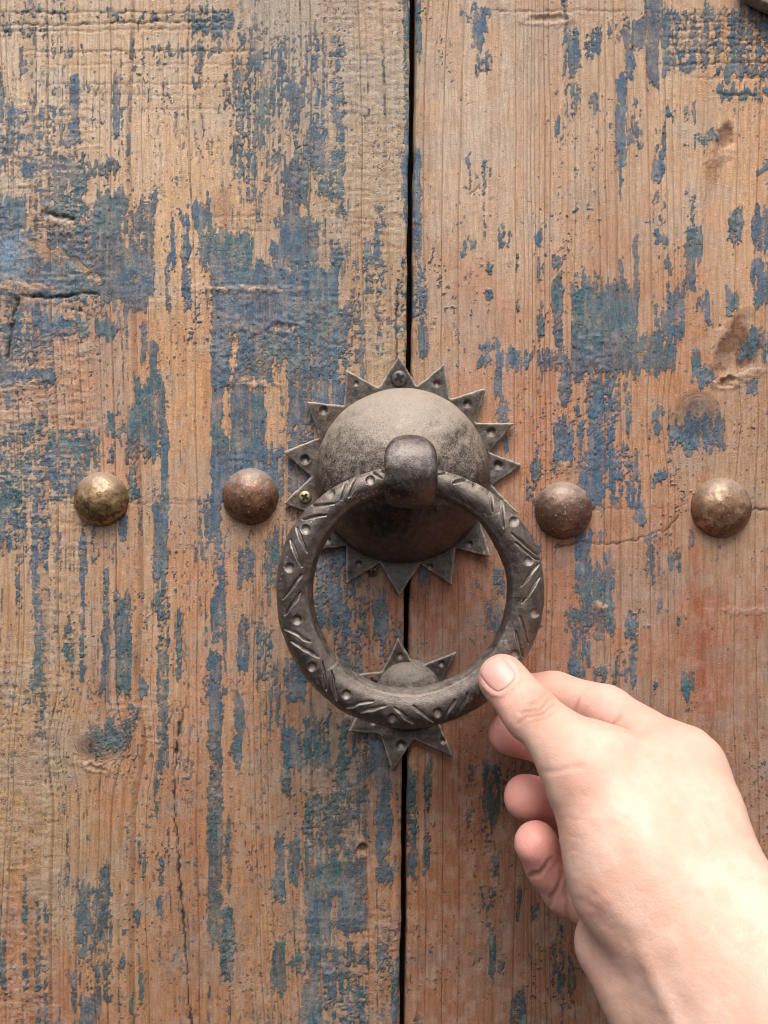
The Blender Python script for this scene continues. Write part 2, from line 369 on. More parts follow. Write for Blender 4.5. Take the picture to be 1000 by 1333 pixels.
def door_fields(u, v, left):
    """everything that happened to the wood: relief (mm), paint, colours"""
    wob = lambda s, a, sd: (fbm(u / s, v / s, sd, 3) - .5) * 2 * a
    # --- growth rings, bending round the knots
    g = u + (fbm(u / 160, v / 700, 5, 3) - .5) * (46 if left else 22) + (fbm(u / 40, v / 180, 8, 3) - .5) * 5
    kn = np.zeros_like(u); knd = np.full(u.shape, 9.)
    for (ku, kv, ra, rb) in KNOTS:
        du, dv = u - ku, v - kv
        q = np.sqrt((du / ra) ** 2 + (dv / rb) ** 2); knd = np.minimum(knd, q)
        g = g + np.sign(du) * -ra * .75 * np.exp(-(du / (ra * 2.6)) ** 2 - (dv / (rb * 2.8)) ** 2) * (1 - np.exp(-np.abs(du) / ra * 1.2))
        kn = np.maximum(kn, np.exp(-q ** 4))
    freq = .085 if left else .105
    ring = g * freq + 2.6 * noise(g / 55., g * 0, 77) + 2.0 * noise(g / 19., g * 0, 78)
    ring = ring * (1 - kn) + kn * (knd * 6.5 + wob(12, 1.2, 9))
    # --- paint coverage wanted here
    uu = u + (fbm(u / 6, v / 18, 21, 3) - .5) * 6; vv = v + (fbm(u / 5, v / 26, 25, 3) - .5) * 30
    dens = np.where(u < 530, .07, .018) * (.5 + fbm(u / 60, v / 160, 2, 3))
    outside = np.maximum(np.maximum(-u, u - 1000), np.maximum(-v, v - 1333))
    far = sst(5, 60, outside); dens = dens + far * sst(.48, .66, fbm(u / 70, v / 190, 15, 4)) * .8
    def rects(txt):
        for r in txt.split(): yield [float(q) for q in r.split(',')]
    for u0, u1, v0, v1, d in rects(PAINT):
        if u0 == 0: u0 = -25
        if u1 == 1000: u1 = 1025
        if v1 == 1333: v1 = 1365
        if v0 == 0: v0 = -25
        box = (u > u0 - 20) & (u < u1 + 20) & (v > v0 - 45) & (v < v1 + 45)
        if not box.any(): continue
        x, y = uu[box], vv[box]
        du = np.maximum(u0 - x, x - u1); dv = np.maximum(v0 - y, y - v1)
        k = sst(2.5, -2.5, du) * sst(9 if v1 - v0 > 24 else 4, -9 if v1 - v0 > 24 else -4, dv)
        dens[box] = np.maximum(dens[box], d * k)
    for u0, u1, v0, v1, d in rects(CLEAR):
        box = (u > u0 - 20) & (u < u1 + 20) & (v > v0 - 40) & (v < v1 + 40)
        if not box.any(): continue
        x, y = uu[box], vv[box]
        k = sst(3, -3, np.maximum(u0 - x, x - u1)) * sst(10, -10, np.maximum(v0 - y, y - v1))
        dens[box] = dens[box] * (1 - k) + np.minimum(dens[box], d) * k
    fr0 = ring - np.floor(ring); gro = np.abs(fr0 - .42) * 2
    n = (.30 * uniform(fbm(u / 3.6, v / 40, 41, 3)) + .24 * uniform(fbm(u / 5.0, v / 10, 45, 4)) + .34 * uniform(fbm(u / 2.4, v / 3.6, 49, 2))
         + .14 * uniform(fbm(u / 30, v / 60, 53, 3)) + (.20 if left else .10) * uniform(gro))
    chat_zone = np.zeros_like(u)
    for (a, b, c, d, q) in ((-40, 115, 130, 700, 1.), (-40, 70, 850, 1330, .7), (415, 528, -30, 345, .8), (40, 105, 640, 900, .7), (440, 528, 380, 480, .8), (470, 525, 1190, 1260, .8),
                            (160, 200, 900, 960, 1.), (250, 460, 330, 470, .5), (100, 200, 250, 400, .6), (395, 500, 1000, 1333, .4)):
        chat_zone = np.maximum(chat_zone, q * sst(-25, 12, np.minimum(np.minimum(u - a, b - u), np.minimum(v - c, d - v)) + wob(30, 20, 61)))
    ch = fbm(u / 11 + 2 * noise(u / 5, v / 9, 3), v / 3.6, 65, 3)
    n = n * (1 - .3 * chat_zone) + uniform(ch) * .3 * chat_zone
    n = uniform(n)
    paint = dens - n - (.12 if left else .22) * sst(.16, .03, dens)
    # old colour left sitting in the grain lines, and stray specks round the sound areas
    ln = np.exp(-((fr0 - .90) / (.10 if left else .06)) ** 2) * sst(.44, .62, fbm(u / 26, v / 120, 57, 3)) * sst(.35, .6, fbm(u / 3, v / 9, 59, 2))
    paint = np.maximum(paint, -.40 + (.52 if left else .30) * ln * sst(.0, .05, dens))
    spk = sst(.70, .80, fbm(u / 3.2, v / 4.6, 67, 2)) * sst(.46, .66, fbm(u / 45, v / 90, 69, 3)); paint = np.maximum(paint, -.45 + .62 * spk)
    # knots carry no sound paint
    pm = sst(-.03, .05, paint)
    # --- relief in mm
    h = pm * .10 + (ch - .5) * .62 * chat_zone + (fbm(u / 4, v / 5, 71, 3) - .5) * .24 + (fbm(u / 26, v / 90, 73, 3) - .5) * .28
    fr = ring - np.floor(ring); h = h + (sst(0, .8, fr) - sst(.85, 1, fr)) * .07
    rough_pt = sst(.5, .62, fbm(u / 55, v / 75, 81, 3)) * pm; h = h + (.3 + .7 * rough_pt) * pm * (fbm(u / 5, v / 4.2, 83, 3) - .5) * .75
    dirt = np.zeros_like(u); dust = .25 * sst(.46, .7, fbm(u / 12, v / 18, 91, 4)) + .35 * chat_zone * sst(.5, .62, ch)
    # saw kerfs across the grain
    for (a, b, v0, sl, dp, q) in ((-60, 300, 16, .0, .5, 1), (-60, 300, 34, -.02, .8, 1), (-60, 300, 42, -.015, .5, .7), (30, 330, 67, .0, .55, .7), (60, 330, 84, .0, .35, .5), (60, 320, 110, -.01, .35, .5),
                                   (60, 260, 123, 0, .25, .4), (190, 300, 141, .0, .3, .5), (640, 830, 14, .0, .5, .7), (860, 1060, 18, .02, .4, .5), (862, 1060, 28, 0, .5, .6), (868, 1060, 39, .0, .5, .7), (866, 1060, 48, .03, .7, .9),
                                   (866, 1060, 59, .0, .5, .7), (868, 1060, 69, .0, .6, .6), (866, 1060, 84, -.03, .8, 1), (900, 1060, 101, .0, .4, .4), (925, 1060, 122, .02, .6, .8), (280, 350, 282, 0, .4, .6), (280, 345, 297, .05, .4, .5),
                                   (265, 400, 371, 0, .35, .2), (300, 340, 390, 0, .3, .2), (120, 400, 655, .0, .2, .5)):
        c = v0 + (u - a) * sl + (noise(u / 14, u * 0, int(v0) + 7) - .5) * 3 + (noise(u / 3.5, v / 30, int(v0) + 9) - .5) * 3
        k = sst(a - 12, a + 12, u) * sst(b + 12, b - 12, u); kk = np.exp(-((v - c) / 1.4) ** 2) * k * (.45 + .8 * noise(u / 7, v / 9, 99))
        h = h - kk * dp * .6; dirt = np.maximum(dirt, .8 * q * kk * (.5 + noise(u / 9, v / 6, 12)))
        kk2 = np.exp(-((v - c - 4) / 2.6) ** 2) * k; h = h + kk2 * .10 * (noise(u / 6, v / 6, 8) > .4)
    # cracks
    def crack(pts, wd, dp, amount=1.):
        nonlocal h, dirt
        d = line_dist(u + (noise(u / 6, v / 6, 31) - .5) * 4, v + (noise(u / 6, v / 6, 37) - .5) * 4, pts)
        wv = wd * (.35 + 1.1 * noise(u / 13, v / 13, 33))
        k = np.exp(-(d / wv) ** 2); h = h - k * dp; dirt = np.maximum(dirt, amount * sst(.25, .8, k))
    crack([(233, 940), (227, 1010), (228, 1065), (234, 1150), (241, 1230), (246, 1300), (252, 1370)], 2.0, .8, 1.)
    crack([(238, 800), (244, 900), (232, 960)], 1.2, .3, .6)
    crack([(28, 384), (60, 388), (90, 386), (108, 381), (130, 384)], 2.0, .8)
    crack([(22, 392), (17, 415), (14, 435), (10, 466)], 2.6, .9)
    crack([(80, 400), (100, 403), (120, 412)], 1.4, .4, .7)
    crack([(55, 277), (72, 281), (94, 286)], 3.2, 1.1)
    crack([(66, 300), (76, 290)], 1.6, .5, .5)
    crack([(517, 380), (516, 420), (517, 470), (519, 560)], 1.7, .6, .95)
    crack([(0, 507), (30, 503), (66, 497)], 1.8, .5, .6)
    crack([(770, 663), (840, 662), (886, 661), (893, 655)], .9, .2, .55); crack([(980, 663), (1060, 664)], 2.0, .4, .75)
    crack([(720, 712), (760, 705), (790, 709), (830, 702), (870, 688), (884, 672)], 1.3, .35, .8)
    crack([(165, 649), (290, 652)], .8, .2, .5); crack([(-40, 649), (95, 648)], .8, .2, .4)
    crack([(241, 322), (270, 328), (282, 334)], .9, .2, .6)
    crack([(842, 440), (868, 430), (905, 345), (920, 250), (930, 200)], 1.0, .2, .25)
    crack([(820, 65), (826, 58)], 1.6, .4, .8)
    crack([(611, 252), (620, 246), (626, 238)], 1.6, .4, .7); crack([(626, 90), (632, 93), (640, 91)], 1.5, .4, .8)
    # gouges, flake edges, nail hole
    def gouge(cu, cv, ra, rb, ang, dp, du=.0, lip=.3):
        nonlocal h, dust, paint
        c, s = math.cos(math.radians(ang)), math.sin(math.radians(ang)); x, y = u - cu + wob(9, 5, 3), v - cv + wob(7, 5, 4)
        q = np.sqrt(((x * c + y * s) / ra) ** 2 + ((-x * s + y * c) / rb) ** 2)
        h = h - dp * sst(1.1, .5, q) + lip * np.exp(-((q - 1.25) / .25) ** 2); dust = np.maximum(dust, du * sst(1.2, .7, q)); paint = paint - .6 * sst(1.0, .7, q)
    gouge(471, 1107, 7, 8, 20, 1.5); dirt = np.maximum(dirt, .8 * sst(1, .6, np.hypot((u - 471) / 6, (v - 1104) / 6)))
    gouge(970, 488, 32, 7, -20, -.6, .5); gouge(948, 497, 14, 7, -15, 1.3, 0); gouge(945, 178, 12, 16, 20, .7, .1, .15); gouge(938, 205, 16, 5, -25, -.4, .35)
    gouge(955, 445, 16, 40, 28, .6, 0); gouge(78, 290, 24, 9, 15, -.7, .65); gouge(20, 372, 26, 8, 5, -.4, .5); gouge(60, 375, 26, 5, 12, -.3, .4); gouge(20, 505, 30, 4, -8, -.6, .5)
    gouge(118, 995, 22, 6, 12, -.35, .5); gouge(128, 1000, 14, 4, 20, .5, .3); gouge(330, 499, 26, 4, 4, -.5, .55); gouge(320, 376, 60, 3.5, 1, -.45, .45); gouge(370, 425, 18, 6, 0, .4, .2)
    gouge(306, 455, 4, 26, 5, .5, .2, .2); gouge(782, 788, 10, 6, 0, -.7, .5); gouge(712, 25, 26, 6, 0, .5, .3); gouge(735, 605, 10, 7, 0, -.6, .3); gouge(968, 795, 20, 3, 5, -.25, .4)
    gouge(100, 345, 50, 7, 35, .25, .25, .1); gouge(60, 330, 30, 9, 40, .2, .3, .1)
    h = h + kn * (.13 * np.cos(knd * 26 + wob(10, 4, 6))) + kn * .15
    h = h + rough_pt * 0
    # --- bare wood colour, with some shade low down and near the hand mixed in
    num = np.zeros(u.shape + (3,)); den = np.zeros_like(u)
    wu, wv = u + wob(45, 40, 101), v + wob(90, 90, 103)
    for r in BARE_SHADED.split():
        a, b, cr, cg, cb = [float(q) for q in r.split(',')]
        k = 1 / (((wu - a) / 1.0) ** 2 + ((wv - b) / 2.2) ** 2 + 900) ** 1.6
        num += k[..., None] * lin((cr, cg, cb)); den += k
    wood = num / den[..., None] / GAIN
    wood = wood * .86 + wood.mean(-1, keepdims=True) * .14 * np.array([1.08, 1., .88])
    st = fbm(g / 16, v / 420, 111, 4); red = sst(.5, .68, st)
    wood = wood * (1 - red[..., None] * np.array([.03, .10, .15]))
    # red heart streaks of the right plank
    for pts, wd in (([(905, 700), (912, 800), (918, 900), (925, 1000)], 7), ([(1000, 720), (985, 800), (975, 850)], 6), ([(862, 660), (860, 800), (858, 950)], 5), ([(905, 660), (903, 760)], 6)):
        k = np.exp(-(line_dist(wu * .15 + u * .85, v, pts) / wd) ** 2)
        wood = wood * (1 - k[..., None] * np.array([.04, .17, .22]))
    wood = wood * (1 - kn[..., None] * (.25 + .3 * noise(u / 8, v / 8, 13))[..., None] * np.array([.9, .9, .8]))
    gk = (kn * .55)[..., None]; wood = wood * (1 - gk) + wood.mean(-1, keepdims=True) * np.array([1.08, .97, .93]) * gk
    for (cu, cv, ra, rb, ang, q) in ((948, 450, 13, 46, 30, .8), (975, 452, 16, 26, 30, 1.), (944, 175, 10, 18, 10, .8), (930, 212, 8, 40, 8, .4), (288, 268, 16, 26, 0, .35), (120, 965, 18, 12, 0, .4), (22, 395, 18, 12, 0, .5), (75, 345, 40, 10, 40, .35)):
        ca, sa = math.cos(math.radians(ang)), math.sin(math.radians(ang)); x, y = u - cu + wob(10, 6, 43), v - cv + wob(10, 8, 47)
        k = q * sst(1.25, .6, np.sqrt(((x * ca + y * sa) / ra) ** 2 + ((-x * sa + y * ca) / rb) ** 2)); wood = wood * (1 - k[..., None] * np.array([.66, .76, .78]))
    k = sst(.5, .75, fbm(u / 70, v / 50, 121, 3)) * .35; grey = wood.mean(-1, keepdims=True) * np.array([1.08, .98, .86])
    wood = wood * (1 - k[..., None]) + grey * k[..., None]
    # --- paint colour
    a = lin((75, 105, 127)) / GAIN; b = lin((71, 106, 116)) / GAIN; c = lin((88, 96, 107)) / GAIN; d_ = lin((118, 156, 180)) / GAIN
    t1 = sst(.42, .62, fbm(u / 60, v / 80, 131, 3))[..., None]; t2 = sst(.5, .66, fbm(u / 35, v / 45, 135, 3))[..., None]
    pt = a * (1 - t1) + b * t1; pt = pt * (1 - .7 * t2) + c * .7 * t2
    t3 = (np.exp(-(((u - 12) / 22) ** 2 + ((v - 330) / 30) ** 2)))[..., None]; pt = pt * (1 - t3) + d_ * t3
    low = sst(600, 1100, v)[..., None]; pt = pt * (1 - low * np.array([.20, .20, .30]))             # paint darker and less blue low down
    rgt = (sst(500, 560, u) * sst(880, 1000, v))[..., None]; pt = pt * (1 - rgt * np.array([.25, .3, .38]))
    return h, paint, ring, wood, pt, dirt, dust, rough_pt * .9 + chat_zone * .6

wood_mat = mat_wood()
door = thing('wooden_door', 'weathered wooden door with flaking blue paint behind the iron knocker', 'door')
GAP0, GAP1 = 27.2, 33.8        # plank edges measured on the door face, photo pixels from the middle

def plank(x_lo, x_hi, f_lo, f_hi, gap_side):
    xs = plank_axis(f_lo, f_hi, x_lo, x_hi, 1.72); ys = plank_axis(-690., 690., -1050., 1050., 1.72)
    X, Y = np.meshgrid(xs, ys)                       # y down
    u, v = X * CR - Y * SR + 500, X * SR + Y * CR + 666.5
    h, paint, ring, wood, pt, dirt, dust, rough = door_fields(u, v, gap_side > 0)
    gx = x_hi if gap_side > 0 else x_lo
    e = np.abs(gx - X); h = h - 1.1 * np.exp(-e / 2.2) * (.5 + noise(v / 8, v * 0, 7)); h = np.where(e < .01, h - .9, h)
    Xj = X + np.where(e < 12, (fbm(v / 40, v * 0 + gap_side, 17, 3) - .5) * 3.2 * (1 - e / 12), 0)
    V = np.stack([Xj * PX, -h, -Y * PX], -1)
    nr, nc = X.shape; F = grid_faces(nr, nc)[:, ::-1]
    # sides and back: the plank is 28 mm thick
    b = np.concatenate([np.arange(nc), np.arange(1, nr) * nc + nc - 1, (nr - 1) * nc + np.arange(nc - 2, -1, -1), np.arange(nr - 2, 0, -1) * nc])
    bv = V.reshape(-1, 3)[b].copy(); bv[:, 1] = 28; n0 = nr * nc; nb = len(b)
    i = np.arange(nb); j = (i + 1) % nb
    F2 = np.stack([b[i], b[j], n0 + j, n0 + i], 1)
    ext = lambda A: np.concatenate([A.reshape((n0,) + A.shape[2:]), A.reshape((n0,) + A.shape[2:])[b]])
    d2 = ext(dirt); d2[n0:] = np.maximum(d2[n0:], .55)
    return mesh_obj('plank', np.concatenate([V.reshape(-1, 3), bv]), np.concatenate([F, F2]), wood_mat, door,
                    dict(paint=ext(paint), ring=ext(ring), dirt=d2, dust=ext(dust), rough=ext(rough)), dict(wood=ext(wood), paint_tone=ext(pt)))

pl = plank(-900., GAP0, -515., GAP0, 1); pl['label'] = 'wide left plank with blue paint worn into streaks'
pr = plank(GAP1, 900., GAP1, 515., -1); pr['label'] = 'right plank with sparser blue paint and straight grain'
t = NT('dark_old_timber'); dark_mat = t.fin(Base_Color=t.mix(t.noise(200), (.02, .014, .01), (.045, .03, .02)), Roughness=.9)
def box(lo, hi):
    v = [(x, y, z) for x in (lo[0], hi[0]) for y in (lo[1], hi[1]) for z in (lo[2], hi[2])]
    return v, [(0, 1, 3, 2), (4, 6, 7, 5), (0, 4, 5, 1), (2, 3, 7, 6), (0, 2, 6, 4), (1, 5, 7, 3)]
v_, f_ = box((-240, 28.5, -290), (240, 42, 290)); mesh_obj('cross_batten', v_, f_, dark_mat, door, smooth=False)

# ================================================================== IRONWORK
def mat_iron(name, base=(.105, .088, .078), light=(.30, .265, .235), dust=(.36, .305, .255), dust_amt=.75, rough=.42, metal=.75, warm=(.16, .085, .05), warm_amt=.3, dlo=.12, dhi=.75):
    t = NT(name)
    big = t.noise(90, 4, .6); mid = t.noise(420, 4, .65); fine = t.noise(1900, 3, .7)
    c = t.mix(t.ramp(mid, .35, .7), base, tuple(np.array(base) * 1.75))
    c = t.mix(t.math('MULTIPLY', t.ramp(big, .45, .65), warm_amt), c, warm)
    pt = t.point(); c = t.mix(t.math('MULTIPLY', t.ramp(pt, .515, .57), .85), c, light)          # rubbed edges
    g = t.attr('groove'); c = t.mix(t.math('MULTIPLY', g, t.ramp(fine, .3, .6, .45, .95)), c, (.50, .42, .35))
    up = t.up()
    dm = t.math('ADD', up, t.math('MULTIPLY', t.math('SUBTRACT', mid, .5), .9)); dm = t.math('ADD', dm, t.math('MULTIPLY', t.math('SUBTRACT', fine, .5), 1.9))
    dm = t.math('ADD', dm, t.math('MULTIPLY', t.math('SUBTRACT', big, .5), .6))
    dmask = t.math('MULTIPLY', t.ramp(dm, dlo, dhi), dust_amt)
    speck = t.math('MULTIPLY', t.ramp(t.voro(900), .10, .2, 1., 0.), t.ramp(big, .42, .6, 0., .55))
    dmask = t.math('MAXIMUM', dmask, speck)
    c = t.mix(dmask, c, dust)
    met = t.math('MULTIPLY', t.math('SUBTRACT', 1., t.math('MAXIMUM', dmask, g)), metal)
    r = t.math('ADD', t.ramp(mid, .3, .7, rough - .08, rough + .12), t.math('MULTIPLY', dmask, .4), clamp=True)
    hg = t.math('ADD', fine, t.math('MULTIPLY', mid, .45))
    return t.fin(Base_Color=c, Metallic=met, Roughness=r, Normal=t.bump(hg, .00022, .8))

iron = mat_iron('forged_iron')
iron_ring = mat_iron('handled_ring_iron', base=(.13, .108, .094), light=(.38, .34, .30), dust_amt=.42, rough=.42, metal=.8, warm=(.17, .115, .085), dlo=.2, dhi=1.2)
iron_dome = mat_iron('dusty_dome_iron', base=(.085, .066, .055), dust=(.41, .335, .265), dust_amt=.80, rough=.33, warm=(.09, .05, .035), warm_amt=.3, dlo=-.25, dhi=.8, metal=.85)
iron_plate = mat_iron('plate_iron', base=(.075, .063, .055), dust_amt=.5, rough=.42, dlo=-.2, dhi=1.2, metal=.7)

knocker = thing('door_knocker', 'large iron sun-shaped door knocker with domed plate and engraved ring', 'door knocker')

def star(name, centre, tips, r_valley, thick, parent, holes=(), lift=1.2, flat_r=None, voxel=.33):
    """hammered plate cut into points; each point bends a little, pits punched near the tips"""
    c = P(*centre); pts = []; n = len(tips); tp = [P(a, b, 2.) for a, b in tips]
    ang = [math.atan2(q[2] - c[2], q[0] - c[0]) for q in tp]
    for i in range(n):
        a, b = ang[i], ang[(i + 1) % n]; dlt = (b - a + math.pi) % (2 * math.pi) - math.pi
        pts.append((tp[i][0], tp[i][2])); mth = a + dlt / 2
        pts.append((c[0] + r_valley * math.cos(mth), c[2] + r_valley * math.sin(mth)))
    xs = [q[0] for q in pts]; zs = [q[1] for q in pts]
    (X, Y, Z), org = lattice((min(xs) - 2, -thick - lift - 2.5, min(zs) - 2), (max(xs) + 2, 1.5, max(zs) + 2), voxel)
    x2, z2 = X[:, 0, :], Z[:, 0, :]
    d2 = poly_sdf(x2 + (fbm(x2 / 3, z2 / 3, 3, 2) - .5) * .5, z2 + (fbm(x2 / 3, z2 / 3, 5, 2) - .5) * .5, pts) + .25
    rr = np.hypot(x2 - c[0], z2 - c[2]); th = np.arctan2(z2 - c[2], x2 - c[0])
    rt = np.hypot(tp[0][0] - c[0], tp[0][2] - c[2])
    bend = np.zeros_like(x2)
    for i in range(n):
        da = np.abs((th - ang[i] + np.pi) % (2 * np.pi) - np.pi); kk = np.exp(-(da / .2) ** 2)
        bend += kk * lift * (hsh(np.array(i), np.array(n), 5) * 1.0) * sst(r_valley * .85, rt, rr)
    y_mid = -(thick / 2 + .1 + bend + (fbm(x2 / 6, z2 / 6, 9, 3) - .5) * .7)
    dd = np.maximum(d2[:, None, :], np.abs(Y - y_mid[:, None, :]) - thick / 2)
    ed = smax(np.broadcast_to(d2[:, None, :], Y.shape), np.abs(Y - y_mid[:, None, :]) - thick / 2, .3)
    groove_pts = []
    for (a, b, r, dp) in holes:
        q = P(a, b, thick + 1); j = np.hypot(x2 - q[0], z2 - q[2]); yt = y_mid - thick / 2
        cut = np.sqrt((X - q[0]) ** 2 + ((Y - (yt - r + dp)[:, None, :])) ** 2 + (Z - q[2]) ** 2) - r
        ed = smax(ed, -cut, .25); groove_pts.append((q, r))
    vv, ff = surface_nets(ed, org, voxel); vv = relax(vv, ff, 1, .3)
    g = np.zeros(len(vv))
    for q, r in groove_pts: g = np.maximum(g, .5 * sst(r * .55, r * .2, np.hypot(vv[:, 0] - q[0], vv[:, 2] - q[2] + r * .25)))
    nn = normals(vv, ff); e2 = poly_sdf(vv[:, 0], vv[:, 2], pts) + .25
    rim = sst(-1.0, -.3, e2) * sst(.1, -.4, nn[:, 1]) * sst(-.75, .45, nn[:, 2] + 0 * e2) * (.35 + .65 * noise(vv[:, 0] / .9, vv[:, 2] / .9, 3))
    return mesh_obj(name, vv, ff, iron_plate, parent, dict(groove=np.maximum(g, rim * 1.0)))

TIPS = [(519, 462), (450, 480), (398, 522), (367, 588), (367, 656), (409, 717), (450, 762), (520, 778), (589, 764), (640, 726), (677, 668), (682, 605), (671, 551), (634, 504), (579, 472)]
HOLES = [(421, 534, 1.5, 1.2), (397, 598, 1.7, 1.4), (569, 499, 1.3, .9), (609, 525, 1.5, 1.2), (640, 562, 1.6, 1.3), (649, 605, 1.6, 1.2), (426, 703, 1.3, 1.1), (467, 734, 1.0, .8), (612, 708, 1.0, .9), (464, 499, 1.0, .6), (560, 738, 1., .8)]
plate = star('star_plate', (523, 619), TIPS, 33.2, 2.5, knocker, HOLES)

def lathe(name, centre, prof, seg, mat, parent=None, amp=.25, sc_=6., seed=0, rings=None, squash=1.0):
    """prof: list of (radius, height off door)"""
    prof = np.array(prof, float); s = np.concatenate([[0], np.cumsum(np.hypot(*np.diff(prof, axis=0).T))])
    q = np.linspace(0, s[-1], rings or 90); r = np.interp(q, s, prof[:, 0]); hh = np.interp(q, s, prof[:, 1])
    for _ in range(3):
        r[1:-1] = (r[:-2] + 2 * r[1:-1] + r[2:]) / 4; hh[1:-1] = (hh[:-2] + 2 * hh[1:-1] + hh[2:]) / 4
    th = np.linspace(0, 2 * np.pi, seg, endpoint=False); R, T = np.meshgrid(r, th, indexing='ij'); Hh = np.repeat(hh[:, None], seg, 1)
    x = R * np.cos(T); z = R * np.sin(T)
    dn = (fbm(x / sc_ + 50, z / sc_ + 50, seed, 4) - .5) * 2 * amp * np.clip(R / 3, 0, 1)
    k = 1 + dn / np.maximum(R, 3) ; x, z = x * k, z * k * squash; Hh = Hh + dn * (Hh > .3)
    V = np.stack([centre[0] + x, -Hh, centre[2] + z], -1).reshape(-1, 3)
    return mesh_obj(name, V, grid_faces(len(r), seg, wrap_c=True), mat, parent, dict(groove=np.zeros(len(V))))

dc = P(524, 619, 4)
R0, H0 = 31.6, 24.5
prof = [(0.001, H0 + 1.5)] + [(R0 * math.sin(a), 1.5 + H0 * math.cos(a) ** .92) for a in np.linspace(.06, math.pi / 2 - .02, 40)] + [(R0 + .7, 1.6), (R0 + .4, .9)]
lathe('dome', dc, prof, 220, iron_dome, knocker, .35, 9., 4, 130)

# loop: a thick forged strap leaving the dome, curling down over the ring
LH, LZ = 33.0, P(535, 611, 42)[2]; LX = P(535, 613, 42)[0]
(X, Y, Z), org = lattice((LX - 11, -48, LZ - 15), (LX + 11, -14, LZ + 15), .36)
hh, zz, xx = -Y - LH, Z - LZ, X - LX
rad = np.where(hh > 0, np.abs(np.hypot(hh, zz * .98) - 9.0), np.abs(np.abs(zz) - 9.0))
wdt = 9.3 - .06 * np.clip(-zz, 0, 20)
d2 = ((np.abs(rad / 3.2) ** 2.05 + np.abs(xx / wdt) ** 2.05) ** (1 / 2.05) - 1) * 3.2          # barrel-sided strap
rc = np.hypot(xx / 1.0, np.maximum(zz - 2.9, 0)) - 9.3
d3 = smax(d2, rc, 2.0) + (fbm(X[:, 0, :] / 4, Z[:, 0, :] / 4, 3, 3)[:, None, :] - .5) * .4
v_, f_ = surface_nets(d3.astype(np.float32), org, .36); v_ = relax(v_, f_, 4, .5)
mesh_obj('loop', v_, f_, mat_iron('loop_iron', base=(.12, .10, .092), dust_amt=.25, rough=.40, warm=(.13, .085, .065), dlo=.5, dhi=1.5, metal=.9), knocker, dict(groove=np.zeros(len(v_))))

# ring, with its punched dots and chiselled strokes cut into the face
DOTS = [(430, 642), (398, 689), (377, 739), (387, 807), (482, 625), (621, 632), (669, 679), (688, 730), (696, 798), (406, 868), (451, 904), (511, 935), (570, 928), (671, 852)]
CUTS = [(469, 604, 498, 622), (479, 600, 503, 616), (444, 651, 455, 615), (454, 647, 465, 618), (403, 658, 435, 656), (393, 676, 425, 670), (378, 702, 393, 738), (386, 687, 400, 719), (368, 780, 393, 748), (370, 801, 391, 771),
        (370, 817, 405, 836), (378, 835, 416, 856), (420, 862, 425, 900), (432, 874, 438, 912), (450, 921, 486, 912), (469, 928, 503, 918), (513, 921, 538, 942), (538, 919, 564, 940), (579, 937, 593, 910), (596, 932, 609, 902),
        (671, 821, 681, 855), (677, 802, 688, 838), (679, 763, 701, 735), (680, 785, 703, 752), (667, 695, 701, 723), (671, 706, 701, 730), (652, 647, 656, 687), (636, 626, 641, 667), (570, 617, 606, 608), (590, 628, 623, 619)]
RC = P(533, 774, 29); RR = 38.2; RT, RB = 33.0, 25.5
NS, NK = 1350, 168
ph = np.linspace(0, 2 * np.pi, NS, endpoint=False); th = np.linspace(0, 2 * np.pi, NK, endpoint=False)
PH, TH = np.meshgrid(ph, th, indexing='ij')
low = (1 - np.sin(PH)) / 2                                  # 0 at the top of the ring, 1 at the bottom
tr = 4.4 + 1.75 * sst(.0, .30, low) + .7 * low ** 6 + (fbm(PH * 5 + 9, TH * .6 + 3, 4, 3) - .5) * .5
rad_out, hgt = np.cos(TH) * tr, np.sin(TH) * tr * .95
# inner arris: a faint ridge where the inner face meets the front
rid = np.exp(-((TH - math.radians(138)) / .16) ** 2) * .35; rad_out -= rid * .7; hgt += rid * .6
rr = RR * (1 + .008 * np.sin(3 * PH + .6)) + rad_out
zz = rr * np.sin(PH); hmid = (RT + RB) / 2 + (RT - RB) / 2 * zz / RR
V = np.stack([RC[0] + rr * np.cos(PH), -(hmid + hgt), RC[2] + zz], -1).reshape(-1, 3)
F = grid_faces(NS, NK, True, True)
N = normals(V, F)
outw = np.stack([np.cos(PH) * np.cos(TH), -np.sin(TH), np.sin(PH) * np.cos(TH)], -1).reshape(-1, 3)
if (N * outw).sum(1).mean() < 0: F = F[:, ::-1]; N = -N
u, v = UV(V); front = sst(.0, .25, -N[:, 1])
dep = np.zeros(len(V)); grv = np.zeros(len(V))
for (a, b) in DOTS:
    d = np.hypot(u - a, v - b); dep = np.maximum(dep, .95 * np.sqrt(np.clip(1 - (d / 6.4) ** 2, 0, 1))); dep -= .12 * np.exp(-((d - 8) / 1.6) ** 2)
    grv = np.maximum(grv, .55 * sst(5.5, 2.5, np.hypot(u - a, v - b - 1.5)))
for i, (a, b, c, d_) in enumerate(CUTS):
    d, tt = seg_dist(u + (noise(u / 9, v / 9, 3) - .5) * 2, v + (noise(u / 9, v / 9, 5) - .5) * 2, (a, b), (c, d_)); wd = 2.5 * (.35 + np.sqrt(np.clip(4 * tt * (1 - tt), 0, 1)) * .75)
    dep = np.maximum(dep, 1.15 * np.clip(1 - d / wd, 0, 1)); grv = np.maximum(grv, (.8 if v.size and (b + d_) / 2 > 690 else .3) * sst(wd * .5, wd * .1, seg_dist(u, v - .9, (a, b), (c, d_))[0]) * (.35 + .65 * noise(u / 4, v / 4, 19 + i)))  # pale dust tone, set to the lower wall to imitate light from above
    dep = dep - .04 * np.exp(-((d - wd - 1) / 1.2) ** 2)
V = V - N * (dep * front)[:, None]
